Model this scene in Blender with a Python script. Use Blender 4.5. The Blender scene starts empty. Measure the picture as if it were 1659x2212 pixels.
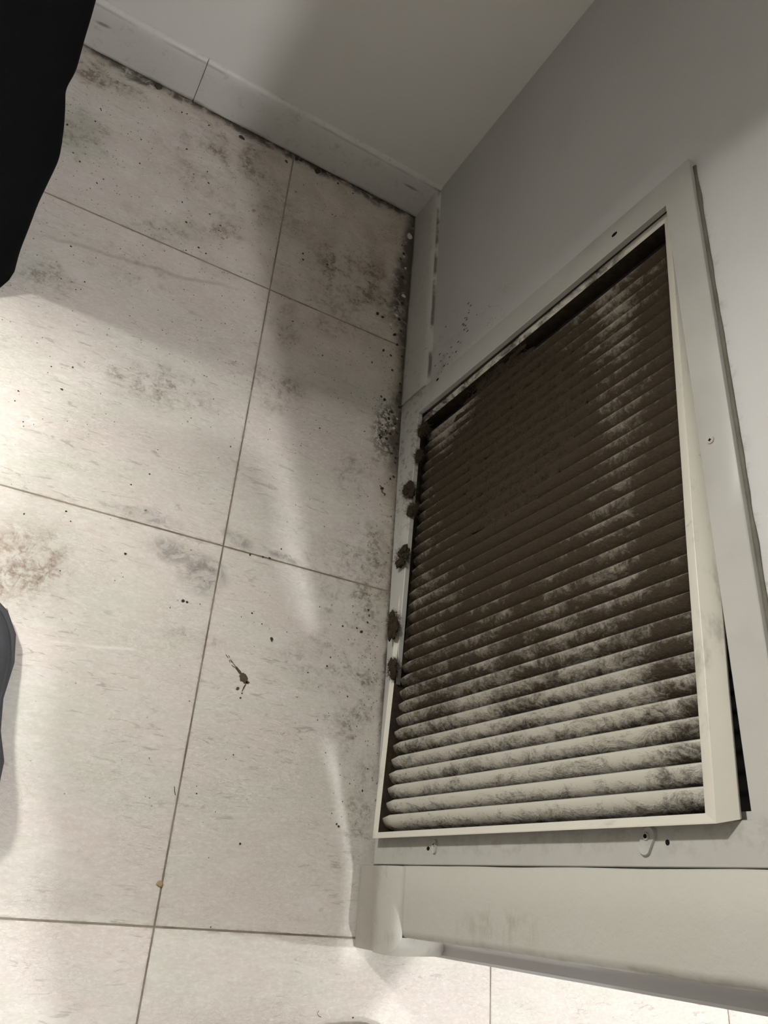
import bpy, bmesh, math, random
from mathutils import Vector, Matrix, noise as mnoise

scene = bpy.context.scene
COL = scene.collection
random.seed(7)

# ------------------------------------------------------------------ camera
cam_d = bpy.data.cameras.new('camera')
cam = bpy.data.objects.new('camera', cam_d)
COL.objects.link(cam)
cam_d.sensor_fit = 'HORIZONTAL'
cam_d.sensor_width = 36.0
cam_d.lens = 36.0 * 1667.29 / 1659.0
cam_d.clip_start = 0.02
right = Vector((0.8636454652, 0.0721217734, 0.4989137803))
down = Vector((0.2801681643, -0.8914508806, -0.3561195409))
fwd = Vector((0.4190731560, 0.4473407843, -0.7901037354))
CAM = Vector((-0.69985974, -1.57952743, 1.25974471))
m = Matrix((right, -down, -fwd)).transposed().to_4x4()
m.translation = CAM
cam.matrix_world = m
scene.camera = cam

# ------------------------------------------------------------------ world, lamps, exposure
world = bpy.data.worlds.new('world')
scene.world = world
world.use_nodes = True
world.node_tree.nodes['Background'].inputs['Color'].default_value = (1.0, 0.94, 0.83, 1)
world.node_tree.nodes['Background'].inputs['Strength'].default_value = 0.17

def lamp(name, kind, loc, power, size, col, target=None, spot=None):
    d = bpy.data.lights.new(name, kind)
    d.energy = power
    d.color = col
    if kind == 'AREA':
        d.shape = 'DISK'; d.size = size
    else:
        d.shadow_soft_size = size
    if spot:
        d.spot_size = spot; d.spot_blend = 0.5
    o = bpy.data.objects.new(name, d)
    COL.objects.link(o)
    o.location = loc
    if target:
        o.rotation_euler = (Vector(target) - Vector(loc)).to_track_quat('-Z', 'Y').to_euler()
    return o

lamp('side_lamp', 'POINT', (-1.34, -.605, .96), 85, 0.055, (1.0, 0.98, 0.93))
lamp('hall_downlight', 'POINT', (0.285, -2.61, 2.65), 165, 0.035, (0.99, 0.98, 1.0))
lamp('passage_downlight', 'POINT', (2.55, -1.757, 2.2), 195, 0.05, (1.0, 0.985, 0.97))

scene.view_settings.view_transform = 'Standard'
scene.view_settings.look = 'None'
scene.view_settings.exposure = 0.0
scene.view_settings.gamma = 1.0
scene.view_settings.use_curve_mapping = False
scene.render.film_transparent = False

# ------------------------------------------------------------------ node helper
class NT:
    def __init__(s, name):
        s.m = bpy.data.materials.new(name)
        s.m.use_nodes = True
        s.t = s.m.node_tree
        s.t.nodes.clear()
        s.out = s.t.nodes.new('ShaderNodeOutputMaterial')
        s.b = s.t.nodes.new('ShaderNodeBsdfPrincipled')
        s.t.links.new(s.b.outputs[0], s.out.inputs[0])
        g = s.t.nodes.new('ShaderNodeNewGeometry')
        s.pos = g.outputs['Position']
        x = s.t.nodes.new('ShaderNodeSeparateXYZ')
        s.t.links.new(s.pos, x.inputs[0])
        s.x, s.y, s.z = x.outputs
    def put(s, sock, v):
        if isinstance(v, bpy.types.NodeSocket):
            s.t.links.new(v, sock)
        elif sock.type == 'RGBA' and isinstance(v, (tuple, list)) and len(v) == 3:
            sock.default_value = (*v, 1)
        else:
            sock.default_value = v
    def M(s, op, a, b=0.0, c=0.0, clamp=False):
        n = s.t.nodes.new('ShaderNodeMath'); n.operation = op; n.use_clamp = clamp
        s.put(n.inputs[0], a); s.put(n.inputs[1], b); s.put(n.inputs[2], c)
        return n.outputs[0]
    def add(s, a, b): return s.M('ADD', a, b)
    def sub(s, a, b): return s.M('SUBTRACT', a, b)
    def mul(s, a, b): return s.M('MULTIPLY', a, b)
    def mx(s, a, b): return s.M('MAXIMUM', a, b)
    def mn(s, a, b): return s.M('MINIMUM', a, b)
    def step(s, v, lo, hi):
        n = s.t.nodes.new('ShaderNodeMapRange'); n.interpolation_type = 'SMOOTHSTEP'
        s.put(n.inputs['Value'], v)
        n.inputs['From Min'].default_value = lo; n.inputs['From Max'].default_value = hi
        return n.outputs[0]
    def vec(s, x, y, z):
        n = s.t.nodes.new('ShaderNodeCombineXYZ')
        s.put(n.inputs[0], x); s.put(n.inputs[1], y); s.put(n.inputs[2], z)
        return n.outputs[0]
    def scl(s, v, sc, off=(0, 0, 0)):
        n = s.t.nodes.new('ShaderNodeMapping'); s.put(n.inputs[0], v)
        n.inputs['Scale'].default_value = sc; n.inputs['Location'].default_value = off
        return n.outputs[0]
    def vadd(s, a, b):
        n = s.t.nodes.new('ShaderNodeVectorMath'); n.operation = 'ADD'
        s.put(n.inputs[0], a); s.put(n.inputs[1], b)
        return n.outputs[0]
    def noise(s, scale, detail=4, rough=0.55, v=None, dist=0.0):
        n = s.t.nodes.new('ShaderNodeTexNoise')
        s.put(n.inputs['Vector'], s.pos if v is None else v)
        n.inputs['Scale'].default_value = scale; n.inputs['Detail'].default_value = detail
        n.inputs['Roughness'].default_value = rough; n.inputs['Distortion'].default_value = dist
        return n.outputs[0]
    def vor(s, scale, feature='F1', v=None, rnd=1.0):
        n = s.t.nodes.new('ShaderNodeTexVoronoi'); n.feature = feature
        s.put(n.inputs['Vector'], s.pos if v is None else v)
        n.inputs['Scale'].default_value = scale; n.inputs['Randomness'].default_value = rnd
        return n.outputs
    def white(s, v):
        n = s.t.nodes.new('ShaderNodeTexWhiteNoise'); s.put(n.inputs['Vector'], v)
        return n.outputs['Value'], n.outputs['Color']
    def mix(s, f, a, b, mode='MIX'):
        n = s.t.nodes.new('ShaderNodeMix'); n.data_type = 'RGBA'; n.blend_type = mode
        s.put(n.inputs[0], f); s.put(n.inputs[6], a); s.put(n.inputs[7], b)
        return n.outputs[2]
    def blob(s, cx, cy, rx, ry, a=None, b=None, ang=0.0, wob=0.0):
        """soft spot, 1 at its centre and 0 at its rim, in two of the world coordinates"""
        a = s.x if a is None else a; b = s.y if b is None else b
        da, db = s.sub(a, cx), s.sub(b, cy)
        if ang:
            c, q = math.cos(ang), math.sin(ang)
            da, db = s.add(s.mul(da, c), s.mul(db, q)), s.sub(s.mul(db, c), s.mul(da, q))
        d = s.M('SQRT', s.add(s.M('POWER', s.mul(da, 1 / rx), 2.0), s.M('POWER', s.mul(db, 1 / ry), 2.0)))
        if wob:
            d = s.add(d, s.mul(s.sub(s.noise(14, 4, .6), .5), wob))
        return s.step(d, 1.0, 0.25)
    def bump(s, h, strength=0.3, dist=0.002):
        n = s.t.nodes.new('ShaderNodeBump')
        n.inputs['Strength'].default_value = strength; n.inputs['Distance'].default_value = dist
        s.put(n.inputs['Height'], h)
        s.t.links.new(n.outputs[0], s.b.inputs['Normal'])
    def done(s, color, rough=0.5, spec=0.5, metal=0.0):
        s.put(s.b.inputs['Base Color'], color); s.put(s.b.inputs['Roughness'], rough)
        s.put(s.b.inputs['Specular IOR Level'], spec); s.put(s.b.inputs['Metallic'], metal)
        return s.m

# ------------------------------------------------------------------ materials
TX, TY, TL = -0.35151938686, -0.43186583865, 0.603512

def mat_floor():
    n = NT('stone_look_tile')
    u = n.mul(n.sub(n.x, TX), 1 / TL); v = n.mul(n.sub(n.y, TY), 1 / TL)
    iu, iv = n.M('FLOOR', u), n.M('FLOOR', v)
    rv, rc = n.white(n.vec(iu, iv, 0.0))
    off = n.scl(rc, (7, 7, 7))
    p = n.vadd(n.pos, off)
    ps = n.scl(p, (1.0, 2.6, 1.0))                 # the print runs along the far wall
    big = n.noise(4.5, 5, .6, ps, .4)
    mid = n.noise(17, 6, .65, ps, .5)
    fine = n.noise(120, 6, .7, n.scl(p, (1, 1.8, 1)))
    col = n.mix(n.step(big, .36, .64), (.50, .485, .43), (.53, .475, .435))
    col = n.mix(n.mul(n.step(mid, .44, .68), .55), col, (.585, .555, .515))
    col = n.mix(n.mul(n.step(fine, .42, .70), .50), col, (.65, .63, .585))
    col = n.mix(n.mul(n.step(n.noise(62, 5, .75, ps, .6), .50, .72), .42), col, (.40, .37, .32))
    # small shell-like marbling
    w = n.vor(85, 'DISTANCE_TO_EDGE', n.vadd(ps, n.scl(n.vec(n.noise(30, 3, .6, p), n.noise(31, 3, .6, n.scl(p, (1, 1, 1), (5, 2, 1))), 0.0), (.05, .05, 0))))[0]
    worm = n.mul(n.step(w, .07, .0), n.step(n.noise(9, 3, .5, p), .46, .62))
    col = n.mix(n.mul(worm, .42), col, (.36, .335, .29))
    # fine dark scratches in the print
    st = n.noise(26, 5, .72, n.scl(p, (1.0, 4.5, 1.0)), .9)
    col = n.mix(n.mul(n.mul(n.step(st, .555, .66), n.step(n.noise(5, 3, .6, p), .38, .60)), .62), col, (.27, .245, .205))
    ln = n.M('ABSOLUTE', n.sub(n.noise(7, 4, .6, n.scl(p, (1.0, 3.2, 1.0)), .8), .5))
    col = n.mix(n.mul(n.mul(n.step(ln, .010, .0), n.step(n.noise(3, 2, .5, p), .50, .60)), .35), col, (.72, .70, .66))
    # long vein on the second tile from the far wall
    vy = n.add(n.sub(n.y, -.500), n.add(n.mul(n.add(n.x, .62), -.16), n.mul(n.sub(n.noise(5, 4, .6), .5), .055)))
    vein = n.mul(n.step(n.M('ABSOLUTE', vy), .008, .0), n.mul(n.step(n.x, -.84, -.74), n.step(n.x, -.40, -.48)))
    col = n.mix(n.mul(vein, .45), col, (.27, .235, .195))
    # ---- dirt that lies on the tiles
    g1, g2 = n.noise(38, 6, .72, None, .6), n.noise(11, 5, .65, None, .4)
    g3 = n.noise(90, 5, .75)
    grit = n.mul(n.step(n.add(n.mul(g1, .55), n.mul(g2, .45)), .45, .62), n.step(g3, .35, .62))
    dx = n.M('ABSOLUTE', n.x); dy = n.M('ABSOLUTE', n.y)
    northish = n.step(n.y, -.95, -.35)
    # brown film creeping out of the corner
    film = n.mul(n.mul(n.step(dx, .46, .05), n.step(n.y, -.80, -.25)), .60)
    film = n.mx(film, n.mul(n.step(dy, .20, .0), .55))
    film = n.mx(film, n.mul(n.step(dx, .085, .0), n.mul(n.step(n.y, -1.55, -.7), .75)))
    film = n.mx(film, n.mul(n.mul(n.step(n.y, -1.0, -.3), n.step(dx, 1.1, .3)), .42))
    col = n.mix(n.mul(film, n.add(.40, n.mul(n.step(g2, .34, .62), .6))), col, (.235, .185, .125))
    spots = n.mul(n.blob(-.15, -.30, .17, .13, wob=.7), .9)
    for (cx, cy, rx, ry, k) in ((-.80, -.25, .09, .11, .6), (-.79, -.06, .12, .06, .9), (-.50, -.10, .16, .10, .6), (-.667, -1.15, .11, .10, .75),
                                (-.60, -.40, .10, .05, .5), (-.50, -.33, .10, .06, .5), (-.30, -.66, .10, .09, .45), (-.52, -.76, .15, .07, .5),
                                (-.05, -1.0, .08, .16, .6), (-.12, -1.20, .13, .09, .55), (-.05, -1.25, .06, .22, .6), (-.30, -.50, .05, .09, .4),
                                (-.76, -.62, .08, .06, .45), (-.37, -1.21, .07, .02, .5), (-.03, -1.45, .05, .2, .4), (-.1, -.8, .09, .10, .4), (-.07, -1.10, .10, .30, .55), (-.15, -1.02, .14, .10, .35), (-.20, -.42, .16, .10, .4), (-.62, -.52, .14, .06, .35), (-.45, -.20, .3, .14, .3)):
        spots = n.mx(spots, n.mul(n.blob(cx, cy, rx, ry, wob=.9), k))
    col = n.mix(n.mul(n.mn(n.mul(spots, n.add(.20, n.mul(grit, 1.7))), 1.0), .80), col, (.105, .083, .055))
    # blue grey scuffs beside the crossing of the joints, green tint at the far left
    blue = n.mul(n.blob(-.378, -1.095, .055, .055, wob=.7), 1.0)
    for (cx, cy, rx, ry, ang) in ((-.325, -1.016, .05, .016, -.25), (-.235, -1.024, .06, .012, -.1), (-.50, -1.018, .09, .018, 0), (-.43, -1.07, .07, .03, 0)):
        blue = n.mx(blue, n.mul(n.blob(cx, cy, rx, ry, ang=ang, wob=.7), .8))
    col = n.mix(n.mul(blue, n.add(.25, n.mul(n.step(g1, .40, .58), .55))), col, (.155, .15, .14))
    col = n.mix(n.mul(n.blob(-.80, -.25, .07, .09, wob=.6), .40), col, (.22, .235, .17))
    col = n.mix(n.mul(n.blob(-.667, -1.15, .10, .10, wob=.9), n.mul(n.step(g1, .42, .6), .45)), col, (.26, .17, .11))
    # pale scratch
    sc = n.sub(n.sub(n.y, -1.2560), n.add(n.mul(n.add(n.x, .50), .10), n.mul(n.sub(n.noise(6, 3, .6), .5), .020)))
    col = n.mix(n.mul(n.mul(n.step(n.M('ABSOLUTE', sc), .0040, .0), n.mul(n.step(g2, .40, .55), n.mul(n.step(n.x, -.66, -.6), n.step(n.x, -.36, -.42)))), .38), col, (.76, .75, .71))
    # grout-thick dirt against the two baseboards
    packed = n.mx(n.mul(n.mul(n.step(n.add(dx, n.mul(n.sub(g2, .5), .11)), .050, .014), n.step(n.y, -.86, -.70)), n.step(g1, .22, .48)), n.mul(n.step(n.add(dy, n.mul(n.sub(g2, .5), .10)), .034, .010), n.step(g1, .30, .52)))
    packed = n.mx(packed, n.mul(n.step(n.add(dx, n.mul(n.sub(g1, .5), .02)), .012, .0), n.step(n.y, -1.50, -1.2)))
    packed = n.mx(packed, n.mul(n.blob(-.035, -.67, .060, .13, wob=1.0), n.step(n.noise(70, 5, .75), .44, .54)))
    packed = n.mx(packed, n.mul(n.blob(-.035, -.28, .04, .16, wob=.8), n.step(g1, .36, .52)))
    col = n.mix(n.mul(packed, .92), col, (.045, .036, .026))
    # sand-grain specks
    o = n.vor(120, 'F1')
    keep = n.step(n.add(n.sub(n.white(o[2])[0], .035), n.mul(n.mx(n.mul(northish, .09), n.mul(n.step(dx, .18, .0), .16)), 1.0)), .945, .96)
    speck = n.mul(n.step(o[0], .20, .12), keep)
    o2 = n.vor(230, 'F1')
    keep2 = n.step(n.add(n.sub(n.white(o2[2])[0], .035), n.mul(n.mx(n.mul(northish, .05), n.mul(n.step(dx, .15, .0), .12)), 1.0)), .955, .965)
    speck = n.mx(speck, n.mul(n.step(o2[0], .30, .2), keep2))
    speck = n.mul(speck, n.step(n.y, -1.60, -1.40))
    col = n.mix(n.mul(speck, .85), col, (.05, .042, .032))
    # joints
    fu = n.M('ABSOLUTE', n.sub(u, n.M('ROUND', u))); fv = n.M('ABSOLUTE', n.sub(v, n.M('ROUND', v)))
    jd = n.mul(n.mn(fu, fv), TL)
    jn = n.add(jd, n.mul(n.sub(n.noise(60, 3, .6), .5), .0012))
    joint = n.step(jn, .0019, .0011)
    col = n.mix(n.mul(n.step(jn, .0065, .0010), n.mul(n.step(g1, .45, .62), .40)), col, (.20, .165, .12))
    col = n.mix(joint, col, n.mix(n.step(g2, .35, .65), (.125, .10, .075), (.235, .20, .155)))
    n.bump(n.sub(n.add(n.mul(fine, .25), n.mul(mid, .3)), n.mul(joint, 1.6)), .25, .0015)
    return n.done(col, n.add(.42, n.mul(mid, .25)), .35)

def paint(name, c, c2, dirt=None, dirt_col=(.09, .07, .05), rough=.5, tex=.25, scale=160):
    n = NT(name)
    a = n.noise(3.5, 4, .6); b = n.noise(scale, 4, .6)
    col = n.mix(n.step(a, .35, .65), c, c2)
    if dirt:
        col = n.mix(dirt(n), col, dirt_col)
    n.bump(n.add(n.mul(b, .6), n.noise(28, 4, .6)), tex, .0012)
    return n.done(col, rough, .4)

def dirt_right_wall(n):
    base = n.mul(n.mul(n.step(n.z, .30, .10), n.step(n.y, -.36, -.62)), n.step(n.noise(22, 6, .7), .46, .66))
    edge = n.mul(n.step(n.M('ABSOLUTE', n.sub(n.z, .79)), .02, .0), n.mul(n.step(n.noise(40, 5, .7), .50, .62), n.step(n.y, -.6, -.8)))
    crack = n.mul(n.step(n.M('ABSOLUTE', n.sub(n.noise(12, 4, .6, None, .5), .5)), .006, .0), n.blob(-.55, .33, .07, .08, n.y, n.z))
    return n.mul(n.mx(n.mx(n.mul(base, .6), n.mul(edge, .45)), crack), .8)

def dirt_base(n):
    g1, g2 = n.noise(45, 6, .75, None, .5), n.noise(9, 4, .6)
    top = n.mul(n.mul(n.step(n.M('ABSOLUTE', n.sub(n.z, n.add(.103, n.mul(n.sub(g2, .5), .006)))), .0038, .0008), n.step(g2, .42, .56)), n.add(.35, n.mul(n.step(n.x, -.03, -.014), .65)))
    low = n.mul(n.step(n.add(n.z, n.mul(n.sub(g2, .5), .022)), .012, .001), .9)
    sp = n.mul(n.step(g1, .57, .68), n.step(n.y, -.30, -.60))
    grime = n.mul(n.step(g1, .52, .70), .30)
    mark = n.mul(n.blob(-.070, .076, .030, .006, n.x, n.z, wob=.8), n.step(n.y, -.04, -.005))
    mark2 = n.mul(n.blob(-.815, .070, .022, .006, n.x, n.z, ang=.1, wob=.8), n.step(n.y, -.04, -.005))
    return n.mul(n.mx(n.mx(n.mx(top, low), n.mx(n.mul(sp, .7), grime)), n.mul(n.mx(mark, mark2), .9)), .85)

def dirt_shading_casing(n):
    g1, g2 = n.noise(60, 6, .72, n.scl(n.pos, (1, 1, 1))), n.noise(8, 4, .6)
    low = n.mul(n.step(n.z, .20, .03), n.mul(n.step(n.y, -1.1, -.75), n.step(g1, .50, .64)))
    haze = n.mul(n.step(g2, .45, .75), .12)
    near = n.mul(n.mul(n.step(n.M('ABSOLUTE', n.add(n.y, 1.500)), .03, .0), n.step(g1, .40, .75)), .35)  # shading streak beside the grille lip, put into the colour
    return n.mx(n.mx(n.mul(low, .75), haze), near)

def dirt_door_trim(n):
    g1 = n.noise(55, 5, .7, n.scl(n.pos, (1, .35, 1)), .4)
    g2 = n.noise(7, 4, .6)
    lowface = n.mul(n.step(n.add(n.z, n.mul(n.sub(g1, .5), .05)), .082, .050), .42)
    scr = n.mul(n.mul(n.step(g1, .58, .70), n.step(n.z, .17, .05)), .55)
    edge = n.mul(n.step(n.M('ABSOLUTE', n.sub(n.y, -1.629)), .012, .0), n.mul(n.step(g1, .42, .7), .40))
    patch = n.mul(n.blob(-1.60, .36, .03, .12, n.y, n.z, wob=.9), n.mul(n.step(g1, .42, .65), .35))
    return n.mx(n.mx(n.mx(lowface, scr), n.mx(edge, patch)), n.mul(n.step(g2, .5, .8), .10))

M_FLOOR = mat_floor()
M_FAR = paint('off_white_wall_paint', (.60, .58, .54), (.62, .60, .56), rough=.6, tex=.10)
M_RIGHT = paint('grey_wall_paint', (.475, .47, .455), (.50, .495, .48), dirt_right_wall, (.10, .085, .065), rough=.55, tex=.16)
M_BASE = paint('grimy_white_trim_paint', (.52, .505, .47), (.48, .465, .43), dirt_base, (.085, .07, .05), rough=.45, tex=.12)
M_CASING = paint('grey_white_casing_paint', (.375, .367, .335), (.395, .387, .355), dirt_shading_casing, (.12, .10, .075), rough=.42, tex=.08)
M_DOORTRIM = paint('thick_old_trim_paint', (.425, .415, .365), (.455, .445, .405), dirt_door_trim, (.20, .165, .125), rough=.40, tex=.9, scale=60)
M_JAMB = paint('jamb_paint', (.62, .61, .60), (.64, .63, .62), rough=.45, tex=.10)
M_CEIL = paint('ceiling_paint', (.70, .69, .66), (.72, .71, .68), rough=.7, tex=.1)

def flat(name, c, rough=.6, spec=.3, metal=0, var=.25, scale=60, tex=.3):
    n = NT(name)
    f = n.noise(scale, 4, .65)
    d = tuple(k * (1 - var) for k in c); l = tuple(min(1, k * (1 + var)) for k in c)
    n.bump(f, tex, .001)
    return n.done(n.mix(f, d, l), rough, spec, metal)

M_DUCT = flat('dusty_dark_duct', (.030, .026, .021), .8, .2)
M_HOLE = flat('dark_hole', (.008, .007, .006), .9, .1)
M_SCREW = flat('painted_screw', (.40, .36, .32), .45, .5)
M_CLOTH = flat('black_cloth', (.0035, .0035, .0038), .95, .06, scale=300)
M_SHOE = flat('charcoal_shoe', (.040, .042, .047), .6, .4, scale=150)
M_SOLE = flat('charcoal_sole', (.055, .056, .060), .7, .3, scale=150)
M_GSHOE = flat('grey_shoe', (.30, .275, .25), .6, .3, scale=150)
M_GSHOE2 = flat('slate_shoe_stripe', (.075, .08, .095), .6, .3, scale=150)
M_SKIN = flat('skin', (.50, .31, .23), .5, .4, var=.08)
M_HAIR = flat('dark_hair', (.020, .014, .010), .5, .4)
M_CRUMB = flat('dark_crumb', (.040, .034, .027), .8, .2, var=.5)
M_TAN = flat('tan_crumb', (.30, .22, .12), .7, .3, var=.3)
M_PALE = flat('pale_chip', (.52, .48, .42), .6, .3, var=.15)
M_SPILL = flat('dried_brown_spill', (.075, .050, .036), .5, .4, var=.4)
M_LINT = flat('brown_lint', (.036, .028, .019), .95, .05, var=.85, scale=75, tex=.8)
M_FUZZ = flat('lint_fibre', (.070, .055, .037), .95, .05, var=.3)
M_SEAL = flat('dark_joint_gap', (.05, .042, .035), .9, .1)

def mat_grille(louver):
    n = NT('dirty_shaded_louver_paint' if louver else 'cream_grille_paint')
    pz = n.scl(n.pos, (1, 1, .55))
    g1 = n.noise(34, 6, .72, pz, .8); g2 = n.noise(8, 5, .62, n.pos, .6); g3 = n.noise(130, 4, .7)
    paintc = n.mix(g2, (.50, .475, .405), (.54, .52, .455))
    if not louver:
        edge = n.mul(n.step(n.noise(24, 5, .7, n.scl(n.pos, (1, .3, .3))), .54, .68), .35)
        far = n.mul(n.mul(n.step(n.y, -1.25, -.80), n.step(n.z, .69, .60)), n.step(g1, .36, .60))
        bits = n.mul(n.step(g1, .60, .70), n.mul(n.step(n.y, -1.4, -.9), .7))
        col = n.mix(n.mx(n.mx(edge, far), bits), paintc, (.055, .043, .03))
        n.bump(g2, .08, .001)
        return n.done(col, .36, .5)
    # how far along each louver's depth: 0 at the room edge, 1 deep inside
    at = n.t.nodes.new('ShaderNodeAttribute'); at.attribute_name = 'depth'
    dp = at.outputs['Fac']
    # soiling grows from the near end to the far end and is thickest in the middle
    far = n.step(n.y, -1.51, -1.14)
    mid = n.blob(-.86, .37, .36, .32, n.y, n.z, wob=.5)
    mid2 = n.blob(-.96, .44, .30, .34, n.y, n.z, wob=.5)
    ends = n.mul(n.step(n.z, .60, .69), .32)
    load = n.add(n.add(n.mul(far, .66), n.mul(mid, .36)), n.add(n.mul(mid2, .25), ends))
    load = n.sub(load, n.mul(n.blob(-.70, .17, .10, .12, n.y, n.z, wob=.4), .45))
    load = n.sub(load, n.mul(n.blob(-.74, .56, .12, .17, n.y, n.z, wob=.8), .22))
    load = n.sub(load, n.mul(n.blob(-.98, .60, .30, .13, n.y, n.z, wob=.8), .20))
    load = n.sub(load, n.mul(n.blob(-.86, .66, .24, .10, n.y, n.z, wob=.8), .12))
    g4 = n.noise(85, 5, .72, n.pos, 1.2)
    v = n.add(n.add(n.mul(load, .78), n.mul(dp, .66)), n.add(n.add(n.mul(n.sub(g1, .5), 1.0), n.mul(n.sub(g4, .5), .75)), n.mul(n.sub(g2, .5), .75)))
    dust = n.mul(n.step(v, .30, .86), .97)  # dirt, plus shade painted into the deep part of each louver
    fleck = n.mul(n.mul(n.step(n.noise(75, 5, .75, n.pos, 1.0), .56, .64), n.step(n.y, -1.42, -1.1)), .75)
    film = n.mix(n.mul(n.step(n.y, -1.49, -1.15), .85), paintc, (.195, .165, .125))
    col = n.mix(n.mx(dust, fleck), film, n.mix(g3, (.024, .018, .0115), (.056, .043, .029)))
    rim = n.mul(n.step(dp, .12, .06), n.step(n.add(g1, n.mul(g2, .6)), 1.05, .70))
    col = n.mix(n.mul(rim, .75), col, (.40, .37, .31))
    n.bump(n.add(n.mul(dust, n.add(g1, g3)), 0.0), .55, .003)
    return n.done(col, n.add(.36, n.mul(dust, .5)), n.mul(n.sub(1.0, dust), .5))

M_GFRAME = mat_grille(False)
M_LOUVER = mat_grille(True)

# ------------------------------------------------------------------ object helpers
def link(name, me, mats, parent=None):
    o = bpy.data.objects.new(name, me)
    COL.objects.link(o)
    for k in (mats if isinstance(mats, (list, tuple)) else [mats]):
        me.materials.append(k)
    if parent:
        o.parent = parent
    return o

def from_bm(name, bm, mats, parent=None, smooth=False, angle=None):
    bmesh.ops.recalc_face_normals(bm, faces=bm.faces)
    me = bpy.data.meshes.new(name)
    bm.to_mesh(me); bm.free()
    if smooth:
        for p in me.polygons: p.use_smooth = True
        if angle is not None:
            me.set_sharp_from_angle(angle=angle)
    return link(name, me, mats, parent)

def from_data(name, vs, fs, mats, parent=None, smooth=False):
    bm = bmesh.new()
    V = [bm.verts.new(v) for v in vs]
    for f in fs:
        try: bm.faces.new([V[i] for i in f])
        except ValueError: pass
    return from_bm(name, bm, mats, parent, smooth)

def tag(o, label=None, cat=None, group=None, kind=None):
    if label: o['label'] = label
    if cat: o['category'] = cat
    if group: o['group'] = group
    if kind: o['kind'] = kind
    return o

def struct(o):
    o['kind'] = 'structure'
    return o

def empty(name, loc, rz=0.0):
    o = bpy.data.objects.new(name, None)
    COL.objects.link(o)
    o.location = loc; o.rotation_euler = (0, 0, rz); o.empty_display_size = .1
    return o

def add_box(bm, lo, hi):
    x0, y0, z0 = lo; x1, y1, z1 = hi
    v = [bm.verts.new(p) for p in ((x0, y0, z0), (x1, y0, z0), (x1, y1, z0), (x0, y1, z0), (x0, y0, z1), (x1, y0, z1), (x1, y1, z1), (x0, y1, z1))]
    for f in ((3, 2, 1, 0), (4, 5, 6, 7), (0, 1, 5, 4), (1, 2, 6, 5), (2, 3, 7, 6), (3, 0, 4, 7)):
        bm.faces.new([v[i] for i in f])
    return v

def box(name, lo, hi, mat, parent=None, bevel=0.0):
    bm = bmesh.new(); add_box(bm, lo, hi)
    if bevel:
        bmesh.ops.bevel(bm, geom=bm.edges[:], offset=bevel, segments=2, affect='EDGES', profile=.6)
    return from_bm(name, bm, mat, parent, smooth=bool(bevel), angle=math.radians(50))

def loft(bm, rings, cap=True, closed=True):
    R = [[bm.verts.new(p) for p in r] for r in rings]
    n = len(R[0])
    for a, b in zip(R, R[1:]):
        for i in range(n if closed else n - 1):
            j = (i + 1) % n
            bm.faces.new((a[i], a[j], b[j], b[i]))
    if cap and closed:
        bm.faces.new(R[0][::-1]); bm.faces.new(R[-1])
    return R

def ring(c, rx, ry, n=24, power=2.0):
    out = []
    for i in range(n):
        t = 2 * math.pi * i / n
        cx, sy = math.cos(t), math.sin(t)
        out.append((c[0] + rx * math.copysign(abs(cx) ** (2 / power), cx), c[1] + ry * math.copysign(abs(sy) ** (2 / power), sy), c[2]))
    return out

# ------------------------------------------------------------------ the room
WT = 0.115                                   # wall thickness at the doorway
struct(box('floor', (-2.8, -4.2, -.05), (3.4, .15, 0.0), M_FLOOR))
struct(box('wall_far', (-2.8, 0.0, 0.0), (WT, .12, 2.85), M_FAR))

# right wall with the rough opening for the grille, ending at the doorway
OY0, OY1, OZ0, OZ1 = -1.478, -.635, .045, .752
bm = bmesh.new()
add_box(bm, (0, OY1, 0), (WT, 0, 2.85))
add_box(bm, (0, -1.629, .026), (WT, OY0, 2.85)); add_box(bm, (.0125, -1.629, 0), (WT, OY0, .026))
add_box(bm, (0, OY0, OZ1), (WT, OY1, 2.85))
add_box(bm, (0, OY0, 0), (WT, OY1, OZ0))
struct(from_bm('wall_right', bm, M_RIGHT))
# past the doorway: other side of the opening
struct(box('wall_south', (0, -4.2, 0), (WT, -2.80, 2.85), M_RIGHT))
struct(box('ceiling', (-2.8, -4.2, 2.85), (3.4, .15, 2.95), M_CEIL))
# side wall added out of view to keep the side lamp off the corner
struct(box('wall_west_blocker', (-1.20, -.640, 0), (-1.15, 0, 2.85), M_FAR))

# dark duct behind the grille
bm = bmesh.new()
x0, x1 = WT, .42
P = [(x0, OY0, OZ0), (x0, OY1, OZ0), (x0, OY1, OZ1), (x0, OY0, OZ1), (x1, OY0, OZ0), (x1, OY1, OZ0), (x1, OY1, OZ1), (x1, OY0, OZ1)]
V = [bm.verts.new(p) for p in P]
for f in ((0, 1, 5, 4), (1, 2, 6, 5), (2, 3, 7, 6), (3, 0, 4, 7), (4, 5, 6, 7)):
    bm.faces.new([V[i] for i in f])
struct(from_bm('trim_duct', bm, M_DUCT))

# baseboards -------------------------------------------------------
BT = 0.012
PROF = [(0.0, 0.0), (BT, 0.0), (BT, .074), (BT - .0006, .084), (BT - .002, .0915), (BT - .0045, .0975), (BT - .0075, .1012), (BT - .0105, .103), (0.0, .1036)]

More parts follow.
